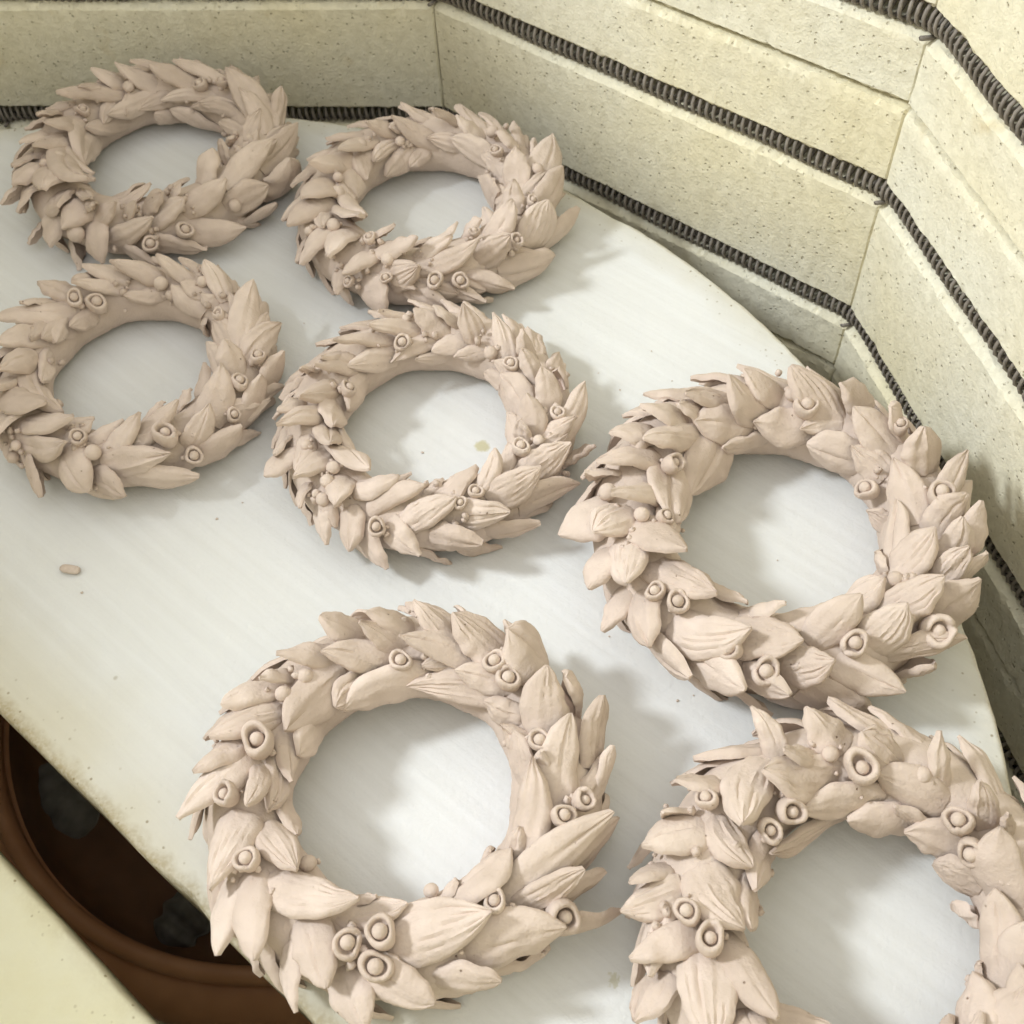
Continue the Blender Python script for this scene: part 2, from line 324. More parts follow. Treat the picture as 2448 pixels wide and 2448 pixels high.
# wreath data: (centre x, centre y, ring radius, tube radius), leaves as base and tip in tube coordinates
# (ring angle, section angle in degrees, radius in % of the tube; width in 0.1 mm; style), then berries
WREATHS = {
 1: ((-0.00117, 0.22941, 0.03792, 0.0125),
  "120,95,92,132,78,136,99,s;101,125,92,120,90,136,76,s;93,72,92,111,93,136,62,s;72,122,92,100,109,136,88,s;57,83,92,86,97,136,72,s;14,58,92,51,87,136,130,s;6,64,92,27,96,136,96,s;14,38,92,29,43,136,76,s;126,123,92,162,94,136,79,s;107,143,92,144,146,135,83,s;93,150,91,117,159,136,73,s;58,130,92,95,152,135,57,s;32,123,92,71,161,136,57,s;11,121,92,27,148,136,58,s;130,-175,92,166,-219,136,75,s;93,-142,92,104,-187,136,92,s;57,-141,103,90,-192,136,87,s;162,72,92,178,88,136,73,s;127,87,92,148,100,136,61,s;159,137,92,189,98,136,93,s;-180,91,92,-165,68,136,84,s;177,145,92,205,87,136,100,s;163,153,92,201,164,136,173,s;-174,145,92,-133,151,136,83,s;-165,73,92,-153,54,136,83,s;-155,76,92,-147,39,136,117,s;-163,134,92,-103,89,136,124,s;-146,110,92,-124,64,136,150,s;-145,47,92,-137,20,136,162,s;-155,17,92,-150,6,146,83,s;-126,78,92,-114,54,136,131,s;-119,112,92,-99,72,136,52,s;-126,44,92,-119,4,136,132,s;-136,-14,109,-134,-16,142,54,s;-109,73,92,-111,31,136,112,s;-107,82,92,-98,58,136,50,s;-103,34,92,-96,1,136,138,s;-118,-33,96,-111,-32,140,102,s;-100,44,92,-88,68,136,74,s;-87,55,92,-80,66,136,50,s;-92,13,92,-75,47,136,87,s;-78,70,92,-68,70,136,83,s;-74,41,92,-59,56,136,80,s;-65,82,92,-59,81,136,70,s;-59,54,92,-40,61,136,99,s;-45,99,92,-31,102,136,95,s;-36,60,92,-10,52,136,104,s;-25,104,92,-21,106,136,56,s;0,134,92,-7,124,136,50,s;-15,41,92,12,26,136,114,m;-17,-37,99,-11,25,136,217,m;-42,18,92,-27,25,135,120,s;-34,-46,94,-27,1,136,122,s;-62,17,92,-43,4,136,108,s;-77,6,92,-59,-5,136,101,s;-90,-23,92,-78,-9,136,121,s",
  "64,121,112,30,c;50,102,112,26,c;118,120,112,22,b;156,123,112,27,c;-153,114,112,24,b;-147,101,112,17,b;-149,89,112,18,b;-8,85,112,20,b;-18,87,112,16,b;-64,23,112,34,c;-78,14,112,34,c;-41,24,112,24,b;-109,22,112,32,b;-104,70,112,19,b"),
 2: ((0.10233, 0.20374, 0.03542, 0.01233),
  "115,112,92,132,99,136,62,s;86,150,92,115,103,136,81,m;75,92,92,87,106,136,51,s;55,103,92,71,105,136,77,s;66,137,92,92,136,135,72,s;34,137,92,72,134,135,95,s;129,111,91,162,104,136,65,s;118,132,92,141,146,136,57,s;108,149,92,136,175,136,88,s;94,153,92,111,175,136,67,s;142,120,92,158,157,136,104,s;152,120,92,178,80,136,88,s;161,139,92,182,157,136,119,s;180,106,92,200,69,136,130,s;177,148,92,226,131,136,116,s;-173,53,92,-162,27,136,85,s;-162,112,92,-151,40,136,101,s;-153,130,92,-123,99,136,105,s;-142,85,92,-136,19,136,100,s;-134,102,92,-124,47,136,124,s;-150,14,92,-139,17,136,72,s;-109,87,92,-116,36,136,78,s;-118,120,92,-100,108,136,60,s;-107,93,92,-85,85,136,98,s;-99,33,91,-85,54,136,113,v;-124,26,92,-117,10,136,80,s;-109,31,92,-100,-3,136,118,s;-91,16,91,-75,1,136,91,s;-82,61,92,-57,71,136,86,s;-86,83,92,-68,85,136,66,s;-54,134,105,-44,112,136,80,s;-45,81,92,-27,87,136,93,m;-22,95,92,-13,96,136,87,m;0,172,98,31,163,136,159,m;19,135,92,41,138,136,74,s;1,103,92,19,94,136,102,s;33,78,92,37,99,136,108,s;11,54,92,31,34,136,137,m;-15,48,92,10,37,136,119,m;-31,21,92,-17,53,136,146,v;-18,-22,109,0,-1,145,126,s;-56,45,91,-44,57,136,99,s;-47,1,92,-26,-6,136,134,m;-64,20,92,-51,4,136,80,m;-74,10,92,-62,2,136,58,s",
  "-79,37,112,33,c;-69,29,111,33,c;-168,119,112,25,b;177,117,112,19,b;-138,85,112,24,b;-113,92,112,23,c;-100,68,112,24,b;-99,40,111,23,c;-115,23,111,23,c;48,96,112,24,b;31,117,112,27,c;9,67,112,21,b;-54,90,112,22,c;-40,48,112,27,h;-17,67,112,24,c;-14,51,112,15,b;141,113,112,20,b;114,134,111,18,b;-146,50,112,17,b"),
 3: ((0.01675, 0.12433, 0.03533, 0.011),
  "104,90,92,122,67,136,87,s;86,105,92,109,91,136,75,s;119,51,94,130,87,136,59,s;134,79,92,142,50,140,99,s;110,117,92,133,100,136,56,s;144,120,91,165,44,143,98,s;145,73,92,157,73,136,50,s;128,147,91,151,142,136,71,s;82,137,92,106,133,136,54,s;69,90,92,85,85,136,60,s;51,143,92,73,117,136,85,s;43,112,92,50,113,136,54,s;43,84,92,63,68,136,79,s;8,84,92,39,51,136,108,s;6,109,92,27,123,136,70,s;44,172,92,34,145,136,64,s;-1,67,91,19,25,136,98,m;-11,71,91,-1,97,136,97,s;-8,-2,92,3,28,136,116,s;-26,-35,94,-13,43,136,122,s;-38,55,92,-16,90,136,113,s;-51,30,92,-37,66,136,91,m;-49,-13,92,-33,28,136,117,s;-43,138,95,-33,119,136,79,s;-71,72,92,-46,90,136,79,s;-66,136,97,-52,110,136,52,s;-85,54,92,-64,93,136,85,s;-93,96,92,-76,115,136,61,s;-105,91,92,-95,118,136,68,s;-82,37,92,-60,41,136,98,m;-75,8,92,-54,7,136,123,s;-90,19,92,-78,9,136,100,s;-102,53,92,-90,17,136,137,m;-125,35,92,-98,71,136,88,m;-120,5,92,-109,-4,136,117,s;-129,83,92,-100,102,136,93,s;-140,68,92,-131,38,136,155,s;-151,82,92,-122,108,136,115,s;-158,126,92,-118,128,136,92,s;-176,123,92,-158,86,136,95,s;174,148,92,208,132,136,61,s;167,118,92,184,76,136,97,s;150,151,92,173,126,136,72,s;-160,86,92,-147,75,136,72,s",
  "136,113,112,32,c;126,135,112,38,c;82,117,112,24,b;58,92,112,20,b;74,134,112,17,b;28,111,112,25,h;-2,54,112,29,c;-18,61,112,31,c;-58,65,112,43,h;-31,37,112,26,c;-52,23,111,32,c;-96,83,112,30,c;-89,63,112,25,b;-125,38,112,16,b;-127,11,112,19,b"),
 4: ((0.114, 0.1045, 0.03517, 0.0115),
  "102,83,92,118,85,136,50,s;103,112,92,127,100,136,59,s;120,116,92,147,89,136,50,s;86,120,92,101,93,136,84,s;79,90,92,91,90,136,50,s;64,121,91,77,87,136,84,s;44,115,92,61,83,136,73,s;32,83,92,42,83,136,63,s;94,132,92,123,153,136,65,s;120,151,92,151,120,136,83,m;145,134,92,165,92,136,84,m;144,88,92,160,93,136,50,s;159,68,92,167,76,136,50,s;83,170,92,105,157,136,58,s;73,129,91,92,148,135,73,s;57,129,91,75,153,136,57,m;24,148,92,47,154,136,64,s;7,131,92,32,138,136,100,m;12,-175,92,26,-214,136,103,s;19,93,92,31,99,136,63,s;0,78,92,16,89,136,93,s;19,44,92,16,70,136,75,s;-16,101,92,-2,107,136,97,s;-24,108,92,-20,106,136,69,s;-14,57,92,12,40,136,81,s;-17,80,92,-7,52,136,66,s;-17,1,92,-13,23,136,81,s;-35,64,92,-20,51,136,106,v;-41,96,92,-31,113,136,55,s;-56,62,92,-36,60,136,109,v;-46,19,92,-26,9,136,111,m;-58,84,92,-43,108,136,63,m;-77,106,92,-54,123,136,131,s;-86,115,92,-75,117,136,52,s;-117,93,92,-98,105,136,89,s;-107,64,92,-84,90,136,72,s;-91,50,92,-72,75,136,92,v;-72,56,91,-55,40,136,94,v;-60,5,92,-46,9,136,83,s;-82,19,91,-67,19,136,102,m;-98,40,92,-87,19,135,93,m;-109,13,92,-99,-1,136,105,s;-116,50,92,-110,10,136,94,s;-129,27,92,-119,5,136,106,s;-140,32,92,-132,28,136,80,s;-128,99,92,-118,55,135,90,s;-148,135,92,-115,106,136,114,s;-169,177,92,-131,127,136,73,s;-147,111,92,-139,52,136,87,m;-156,56,92,-152,18,136,93,s;-165,43,92,-154,43,136,55,s;-164,125,92,-141,102,136,90,s;-174,112,92,-163,61,136,77,s;176,135,92,201,121,136,107,s;178,69,92,189,59,136,66,s;166,129,92,184,85,136,82,s;145,160,92,177,152,136,90,s",
  "112,129,112,31,c;51,127,111,23,b;32,118,112,28,c;165,138,112,29,c;-133,91,111,21,b;-130,71,111,21,b;-127,47,111,21,b;-152,79,112,17,b;-6,70,111,25,c;-31,94,112,30,c;-22,81,112,18,b;-62,78,112,24,c;-70,70,112,22,c;-102,43,112,31,c;-93,110,112,17,b;106,92,112,15,b;-131,47,112,13,b"),
 5: ((0.21516, 0.06925, 0.04025, 0.01392),
  "62,118,92,83,85,136,124,s;87,99,92,100,85,136,97,s;95,124,92,110,91,136,116,m;109,99,92,128,89,136,77,s;123,109,92,133,93,136,80,v;131,98,92,144,71,136,109,s;101,144,92,130,113,136,130,m;93,169,92,122,150,136,80,s;72,136,92,100,133,136,124,s;59,113,92,74,139,136,78,s;52,72,92,63,87,136,124,s;34,103,92,53,105,136,112,m;41,149,91,67,155,136,127,m;26,132,92,44,134,136,94,s;37,61,92,42,87,136,111,s;18,77,92,28,81,136,135,m;-5,114,92,24,113,136,111,m;-30,127,92,2,126,136,98,m;6,68,92,19,45,136,83,m;-1,163,92,8,164,136,67,s;-11,86,92,0,66,136,99,m;-16,48,92,-3,60,136,93,s;-20,70,92,-11,76,136,94,m;-35,117,92,-18,94,136,117,v;-29,65,92,-22,68,136,79,s;-21,26,92,-18,47,136,128,s;-32,148,92,-30,140,136,92,s;-61,136,92,-46,113,136,122,s;-52,89,92,-36,75,136,103,v;-39,32,92,-28,49,136,145,m;-64,60,92,-53,78,136,121,v;-83,80,92,-65,97,136,104,m;-93,104,92,-70,116,136,72,s;-108,116,92,-94,105,136,64,s;-132,152,96,-109,114,136,88,s;-144,127,92,-126,113,136,76,s;-147,91,92,-120,91,136,109,v;-126,45,92,-105,77,136,121,v;-107,75,92,-89,74,135,118,v;-141,50,92,-129,33,136,120,s;-132,-3,92,-117,23,136,130,s;-119,22,92,-102,34,136,125,s;-101,24,92,-92,34,136,103,s;-91,44,92,-81,58,136,108,s;-76,51,92,-63,21,136,98,m;-86,9,92,-69,-19,137,127,s;-60,38,92,-42,29,136,73,s;-55,-14,93,-53,21,136,90,s;-161,77,92,-144,57,136,106,v;-162,49,92,-152,29,136,121,s;-147,35,92,-143,10,136,75,s;-168,99,92,-142,108,136,127,s;-174,88,92,-164,54,136,117,s;-177,54,92,-172,16,136,146,s;171,135,92,185,73,136,81,m;165,-175,100,203,-238,136,103,s;162,132,92,188,128,136,115,s;149,154,92,193,135,136,104,s;157,112,92,169,59,136,92,v;167,50,92,172,46,136,81,s;132,130,92,157,90,136,85,m;145,75,92,158,61,136,106,s;122,149,92,162,163,136,167,m",
  "81,101,112,24,b;74,115,112,42,c;158,125,112,36,h;19,153,112,37,c;2,84,112,42,c;-138,68,111,31,c;-130,74,112,35,c;-109,57,112,36,c;-98,45,112,42,c;-72,67,112,39,c;-46,42,112,49,h;-170,98,112,22,b;-168,122,112,28,c;178,62,112,26,b;156,83,112,24,b;36,83,112,30,c;-42,106,112,21,b;-38,93,112,15,b"),
 6: ((0.11975, -0.01258, 0.0375, 0.01317),
  "111,69,92,122,67,136,97,s;93,70,92,106,78,136,83,m;96,107,92,110,87,136,74,s;74,83,92,90,65,136,86,s;66,97,92,94,101,136,90,m;67,110,92,84,125,136,50,s;58,73,92,76,76,136,125,s;43,45,92,56,73,136,176,s;124,91,92,139,75,136,74,s;102,128,92,126,94,136,93,m;49,117,92,92,147,136,93,v;114,141,92,134,143,136,102,s;87,154,92,132,155,136,133,s;127,117,92,160,120,136,122,m;147,76,92,162,63,136,84,s;139,80,92,149,78,136,50,s;153,103,92,171,62,136,89,v;145,163,92,168,143,136,99,s;159,124,91,183,142,136,71,m;169,78,92,183,57,136,78,s;176,88,91,195,47,136,107,m;178,111,91,199,99,136,55,m;177,131,92,201,114,136,68,m;-169,152,92,-148,139,136,84,s;-161,91,92,-143,54,136,110,v;-155,116,92,-128,110,136,87,s;-144,52,92,-130,26,136,87,s;-139,82,92,-121,47,136,96,s;-131,94,92,-97,107,136,103,v;-115,88,92,-101,49,136,105,m;-116,47,92,-107,25,136,83,s;-100,45,92,-91,19,136,100,m;-106,142,92,-93,128,136,51,s;-103,115,92,-79,115,136,82,s;-92,64,92,-75,39,136,93,m;-82,87,92,-52,79,135,134,v;-73,35,92,-59,32,136,78,s;-60,56,92,-39,33,136,124,m;-39,1,92,-26,-6,155,104,m;-65,134,92,-56,124,136,70,s;-60,125,92,-31,112,136,126,s;-36,165,100,-36,129,136,50,s;-34,112,91,-22,111,136,53,s;-41,79,92,-9,46,136,98,m;-42,63,92,-25,51,136,78,v;-26,102,92,5,107,136,100,s;2,137,92,24,123,136,91,s;16,121,92,31,131,136,65,s;32,117,92,46,130,136,69,m;19,92,92,38,72,136,114,m;31,14,101,33,60,136,107,s;-6,79,92,20,68,136,100,m;9,28,92,25,37,136,117,s;-1,16,92,11,34,136,74,s;3,102,91,6,101,136,50,s",
  "95,121,112,33,c;54,95,112,34,c;45,99,112,37,c;15,101,112,33,c;-13,77,112,33,c;-6,63,112,31,h;170,101,112,48,h;148,96,112,21,b;-144,86,112,35,c;-88,92,112,41,c;-98,80,112,38,c;-89,65,112,41,c;-49,85,112,30,c;-36,32,112,44,h;-68,135,112,18,b;-169,81,111,35,h;137,98,112,20,b;-131,135,112,20,b"),
 7: ((0.22799, -0.04017, 0.03792, 0.01417),
  "117,72,92,118,44,136,65,s;96,83,92,104,58,136,106,m;77,99,92,90,86,136,97,s;105,89,92,119,87,136,61,s;102,119,92,128,91,136,117,s;125,74,92,149,103,136,114,v;138,56,92,147,49,136,103,s;84,143,92,122,133,136,103,s;66,173,92,96,158,136,118,s;101,-178,92,149,-224,136,76,s;57,123,92,85,115,136,102,m;59,101,92,67,76,136,56,s;40,107,92,50,94,136,71,s;59,163,92,74,138,136,73,s;41,150,92,64,157,136,103,s;22,161,92,42,171,136,118,s;9,-160,109,20,-176,136,90,s;11,135,92,33,106,136,114,s;32,94,92,37,96,136,50,s;-20,156,92,15,133,136,101,m;-19,133,92,-1,116,136,88,m;-51,155,92,-24,163,136,121,s;-46,133,92,-25,117,135,103,m;-21,-168,95,-18,-197,136,67,s;-61,178,108,-51,166,136,105,s;154,76,92,166,45,136,111,m;149,84,92,161,127,136,90,v;138,166,92,170,139,136,103,s;151,47,92,156,51,136,56,s;168,43,92,175,39,136,74,s;169,91,92,190,119,136,131,v;157,173,92,189,130,136,84,s;175,66,92,181,30,136,90,s;-171,81,92,-168,36,136,81,s;-167,117,92,-137,104,136,86,s;-162,83,92,-142,63,136,124,v;-163,30,92,-156,19,136,126,s;-144,101,92,-135,90,136,72,s",
  "91,109,112,46,h;127,128,112,39,h;141,128,112,33,h;47,123,112,38,c;34,133,112,38,c;-177,78,112,34,c;-168,92,112,39,h;101,95,111,20,b;67,103,111,20,b;147,71,112,30,c"),
}

# ------------------------------------------------------------------ kiln
SIDES = 10
AP = 0.29860                    # inner apothem
TAN = math.tan(math.pi / SIDES)
COURSES = [(-0.2780, -0.1640), (-0.1640, -0.0500), (-0.0500, 0.0641), (0.0641, 0.1782), (0.1782, 0.2920), (0.2920, 0.3600)]
GROOVES = [(-0.1404, -0.1322), (-0.0830, -0.0748), (-0.0268, -0.0187), (0.0291, 0.0369), (0.0872, 0.0955), (0.1442, 0.1525)]
kiln = empty("kiln", (0, 0, -0.278), "ten-sided cream firebrick kiln with dark coiled heating wires in its wall grooves", "kiln")
KZ = -0.278

def wall_angle(k): return math.pi / 2 - 2 * math.pi * k / SIDES

def profile(z0, z1, fine):
    """front face of one course from bottom to top as (depth, z)"""
    p = [(0.004, z0 + 0.0004), (0.0012, z0 + 0.0010), (-0.0004, z0 + 0.0024), (0.0, z0 + 0.0075)]
    gs = [g for g in GROOVES if z0 < g[0] and g[1] < z1]
    z = z0 + 0.0075
    for zl, zu in gs:
        n = 7 if fine else 2
        for i in range(1, n + 1):
            p.append((0.0, z + (zl - 0.0026 - z) * i / n))
        p += [(0.0003, zl - 0.0021), (0.0020, zl - 0.0009), (0.0038, zl - 0.0004), (0.0085, zl - 0.0014), (0.0170, zl - 0.0004),
              (0.0200, (zl + zu) / 2), (0.0170, zu + 0.0010), (0.0060, zu + 0.0009), (0.0008, zu + 0.0003), (0.0, zu + 0.0013)]
        z = zu + 0.0013
    n = 8 if fine else 2
    for i in range(1, n + 1):
        p.append((0.0, z + (z1 - 0.0030 - z) * i / n))
    p += [(0.0006, z1 - 0.0012), (0.0040, z1 - 0.0004)]
    return p

def build_brick(k, z0, z1, fine, seed):
    rng = np.random.default_rng(seed)
    prof = profile(z0, z1, fine)
    npf = len(prof)
    nu = 150 if fine else 6
    us = np.linspace(-0.9988, 0.9988, nu)
    if fine:
        us = np.concatenate([us[:1], us[:1] + 0.006, us[1:-1], us[-1:] - 0.006, us[-1:]])
    nu = len(us)
    an = wall_angle(k)
    n = np.array([math.cos(an), math.sin(an)])
    t = np.array([-n[1], n[0]])
    dep = np.array([p[0] for p in prof])
    zz = np.array([p[1] for p in prof])
    D = np.repeat(dep[None], nu, 0)
    Zm = np.repeat(zz[None], nu, 0)
    if fine:
        D = D + rng.normal(0, 0.00011, D.shape)
        wob = Smooth1D(rng, 9, 0.0003)(us)[:, None]
        D = D + wob * np.linspace(0.4, 1, npf)[None]
        # chipped lips: the points where the face turns into a groove wander more
        edge = np.zeros(npf)
        for i in range(npf):
            if 0 < dep[i] < 0.0045: edge[i] = 1
        D = D + edge[None] * np.abs(rng.normal(0, 0.00050, D.shape)) * (rng.random(D.shape) < .5)
        Zm = Zm + edge[None] * rng.normal(0, 0.00022, D.shape)
        for _ in range(7):      # a few bigger chips
            i0 = rng.choice(np.where(edge > 0)[0]); u0 = rng.uniform(-.95, .95); wd = rng.uniform(.008, .03)
            for i in range(max(0, i0 - 1), min(npf, i0 + 2)):
                D[:, i] += 0.0010 * np.exp(-((us - u0) / wd) ** 2) * rng.uniform(.5, 1)
        D[0] += 0.0007; D[-1] += 0.0007
    push = rng.uniform(-0.0005, 0.0009)
    D = D + push
    back = 0.062
    full_d = np.concatenate([D, np.full((nu, 2), back)], 1)
    full_z = np.concatenate([Zm, np.full((nu, 1), z1 - 0.0004), np.full((nu, 1), z0 + 0.0004)], 1)
    tt = us[:, None] * (AP + full_d) * TAN
    X = n[0] * (AP + full_d) + t[0] * tt
    Y = n[1] * (AP + full_d) + t[1] * tt
    V = np.stack([X, Y, full_z - KZ], -1).reshape(-1, 3)
    o = mesh_object("brick", V, ring_faces(nu, npf + 2), BRICK, kiln)
    o.data.set_sharp_from_angle(angle=math.radians(24))
    return o

seed = 100
for ci, (z0, z1) in enumerate(COURSES):
    for k in range(SIDES):
        fine = k in (0, 1, 2, 3, 9) and ci in (1, 2, 3)
        build_brick(k, z0, z1, fine, seed)
        seed += 1

# kiln floor slab
r_out = (AP + 0.0615) / math.cos(math.pi / SIDES)
ring = [(r_out * math.cos(math.pi / 2 + (i + .5) * 2 * math.pi / SIDES), r_out * math.sin(math.pi / 2 + (i + .5) * 2 * math.pi / SIDES)) for i in range(SIDES)]
mesh_object("floor_slab", [(x, y, -0.063) for x, y in ring] + [(x, y, -0.0006) for x, y in ring],
            ring_faces(2, SIDES), BRICK, kiln, smooth=False)

def heating_element(zl, zu, seed, label):
    rng = np.random.default_rng(seed)
    turns_side = 68
    ppt = 11
    rc, wr = 0.0040, 0.00066
    # centre line of the coil, following the ten sides with eased corners
    pts = []
    nside = 60
    ap = AP + 0.0051
    for k in range(SIDES):
        an = wall_angle(-k)
        n = np.array([math.cos(an), math.sin(an)]); t = np.array([-n[1], n[0]])
        for i in range(nside):
            u = -1 + 2 * (i + .5) / nside
            e = max(0.0, abs(u) - 0.93) / 0.07
            d = ap - 0.0020 * e * e
            pts.append(n * d + t * u * ap * TAN)
    C = np.array(pts)
    m = len(C)
    total = turns_side * SIDES * ppt
    s = np.linspace(0, m, total, endpoint=False)
    wobs = 0.25 * np.sin(np.linspace(0, 6.283 * 23, total)) + 0.15 * np.sin(np.linspace(0, 6.283 * 61, total) + seed)
    idx = s.astype(int) % m
    fr = (s - s.astype(int))[:, None]
    P = C[idx] * (1 - fr) + C[(idx + 1) % m] * fr
    T = C[(idx + 1) % m] - C[idx - 1]
    T /= np.linalg.norm(T, axis=1)[:, None]
    Nn = P / np.linalg.norm(P, axis=1)[:, None]
    Nn = Nn - T * (Nn * T).sum(1)[:, None]
    Nn /= np.linalg.norm(Nn, axis=1)[:, None]
    ph = -2 * np.pi * np.arange(total) / ppt + wobs
    rr = rc * (1 + 0.05 * np.sin(np.arange(total) * 0.013 + seed))
    zc = (zl + zu) / 2 - 0.0001
    sag = 0.0004 * np.sin(np.linspace(0, 6.283 * 31, total) + seed * 2)
    Q = np.stack([P[:, 0] + Nn[:, 0] * rr * np.cos(ph), P[:, 1] + Nn[:, 1] * rr * np.cos(ph), zc + sag + rr * np.sin(ph) - KZ], 1)
    dQ = np.roll(Q, -1, 0) - np.roll(Q, 1, 0)
    dQ /= np.linalg.norm(dQ, axis=1)[:, None]
    Ctr = np.stack([P[:, 0], P[:, 1], np.full(total, zc - KZ)], 1)
    A = Q - Ctr
    A -= dQ * (A * dQ).sum(1)[:, None]
    A /= np.linalg.norm(A, axis=1)[:, None]
    B = np.cross(dQ, A)
    ns = 6
    V = np.stack([Q + wr * (math.cos(a) * A + math.sin(a) * B) for a in np.arange(ns) * 2 * math.pi / ns], 1).reshape(-1, 3)
    V[:, 2] += 0
    o = mesh_object("heating_element", V, ring_faces(total, ns, closed=True), WIRE, kiln)
    tag(o, label)
    # wire staples that pin the coil where two walls meet
    for k in range(SIDES):
        an = wall_angle(k + .5)
        n = np.array([math.cos(an), math.sin(an)]); t = np.array([-n[1], n[0]])
        base = n * (AP / math.cos(math.pi / SIDES) - 0.0006)
        pv = []
        path = [(0.0040, -0.0006, -0.0006), (0.0010, -0.0004, 0.0000), (-0.0004, 0.0001, 0.0002), (-0.0010, 0.0006, 0.0001)]
        for (d, s_, z_) in path:
            c = np.array([*(base + n * d + t * s_), zl + z_ - KZ])
            for a in range(5):
                an2 = a * 2 * math.pi / 5
                pv.append(c + 0.0008 * np.array([t[0] * math.cos(an2), t[1] * math.cos(an2), math.sin(an2)]))
        mesh_object("staple", np.array(pv), ring_faces(len(path), 5), WIRE, o)

heating_element(*GROOVES[1], 3, "coiled wire in the groove just below the shelf")
heating_element(*GROOVES[2], 5, "coiled wire in the lowest groove in view, level with the shelf")
heating_element(*GROOVES[3], 8, "coiled wire in the middle groove")
heating_element(*GROOVES[4], 11, "coiled wire in the highest groove, crossing the top of the picture")

# ------------------------------------------------------------------ shelves
SE = 4.06946
NV_ = np.array([math.cos(SE), math.sin(SE)])
TV_ = np.array([-NV_[1], NV_[0]])

def half_shelf(name, R, edge, sign, mat, seed, thick=0.0145):
    """half disc on the side n.x*sign > edge*sign ; n points to the lower left of the picture"""
    rng = np.random.default_rng(seed)
    w0 = math.acos(max(-1, min(1, abs(edge) / R)))
    a0 = math.acos(edge * sign / R)
    arc = np.linspace(-a0, a0, 220)
    out = [sign * NV_ * R * math.cos(a) + TV_ * R * math.sin(a) for a in arc]
    p0, p1 = out[-1], out[0]
    line = [p0 + (p1 - p0) * i / 160 for i in range(1, 160)]
    O = np.array(out + line)
    nrm = np.roll(O, -1, 0) - np.roll(O, 1, 0)
    nrm = np.stack([nrm[:, 1], -nrm[:, 0]], 1)
    nrm /= np.linalg.norm(nrm, axis=1)[:, None]
    c = O.mean(0)
    if ((O - c) * nrm).sum() < 0: nrm = -nrm
    n = len(O)
    ragged = rng.normal(0, 0.00016, n) + 0.0003 * Smooth1D(rng, 12, 1)(np.arange(n) / n * 8)
    ragged[220:] *= 0.35          # the straight edge was sawn
    chips = np.zeros(n)
    for _ in range(16):
        i = rng.integers(n); chips += 0.0007 * np.exp(-((np.arange(n) - i) / rng.uniform(1, 3)) ** 2)
    layers = []
    for inset, z, k in ((0.0, -thick, .3), (0.0, -0.0016, 1.0), (0.0004, -0.0006, 1.1), (0.0009, -0.00012, .8), (0.0015, 0.0, .3)):
        q = O - nrm * (inset + (ragged + chips)[:, None] * k)
        layers.append(np.column_stack([q, np.full(n, z) + (rng.normal(0, .00006, n) if z < 0 else 0)]))
    mid = O.mean(0)
    for k in (0.93, 0.7, 0.35):
        layers.append(np.column_stack([mid + (layers[4][:, :2] - mid) * k, np.zeros(n)]))
    V = np.concatenate(layers + [np.array([[mid[0], mid[1], 0.0]])])
    f = ring_faces(len(layers), n, caps=False)
    m0 = (len(layers) - 1) * n
    f += [(m0 + i, m0 + (i + 1) % n, len(V) - 1) for i in range(n)]
    f.append(tuple(range(n - 1, -1, -1)))
    return mesh_object(name, V, f, mat)

shelf = half_shelf("kiln_shelf", 0.2708, -0.01063, -1, WASH, 21)
tag(shelf, "white brush-streaked half-round kiln shelf that carries all the wreaths", "kiln shelf")
shelf2 = half_shelf("kiln_shelf", 0.2708, 0.0128, 1, BARE, 22)
tag(shelf2, "cream speckled half-round kiln shelf without wreaths, across the gap", "kiln shelf")

# ------------------------------------------------------------------ bowl below the gap
BC = (0.0436, 0.0975)
def lathe(name, prof, seg, mat, parent=None, loc=(0, 0, 0), wob=0.0, seed=0, closed=False, open_top=False):
    rng = np.random.default_rng(seed)
    th = np.linspace(0, 2 * np.pi, seg, endpoint=False)
    V = []
    for r, z in prof:
        w = 1 + wob * np.sin(th * 2 + 1) * (r > 0.001)
        V.append(np.stack([r * w * np.cos(th), r * w * np.sin(th), np.full(seg, z)], 1))
    V = np.concatenate(V)
    o = mesh_object(name, V, ring_faces(len(prof), seg, caps=not (closed or open_top), closed=closed), mat, parent)
    o.location = loc
    return o

bowl = empty("bowl", (BC[0], BC[1], -0.2775), "brown round glazed bowl lying below the gap between the two shelves", "bowl")
ZR = -0.1333 + 0.2775      # rim height above the bowl's foot
RB = 0.1239
lathe("bowl_body", [(0.070, 0.0), (0.075, 0.0), (0.078, 0.012), (0.100, ZR - 0.10), (RB + 0.0125, ZR - 0.052), (RB + 0.0140, ZR - 0.026), (RB + 0.0115, ZR - 0.016), (RB + 0.0065, ZR - 0.0105), (RB + 0.0026, ZR - 0.0085),
                    (RB + 0.0010, ZR - 0.0086), (RB - 0.0052, ZR - 0.0096), (RB - 0.0058, ZR - 0.0300), (RB - 0.014, ZR - 0.050), (0.0005, ZR - 0.054)], 128, TERRA, bowl)
lathe("shaded_inside", [(RB - 0.0050, ZR - 0.0094), (RB - 0.0062, ZR - 0.0240), (RB - 0.0085, ZR - 0.036), (RB - 0.016, ZR - 0.0425), (0.0600, ZR - 0.0450), (0.0005, ZR - 0.0455)], 128, BOWL_SHADE, bowl, open_top=True)  # lining added over the body to carry the painted shade
tag(bowl.children[1], "inside of the bowl, its deep shade painted in as dark brown")
lathe("rim", [(RB - 0.0046, ZR - 0.0112), (RB + 0.0012, ZR - 0.0092), (RB + 0.0024, ZR - 0.0045), (RB + 0.0010, ZR - 0.0010), (RB - 0.0012, ZR), (RB - 0.0034, ZR - 0.0010), (RB - 0.0046, ZR - 0.0045)], 128, TERRA, bowl, closed=True)
tag(bowl.children[2], "rounded rim roll set off by a dark groove")

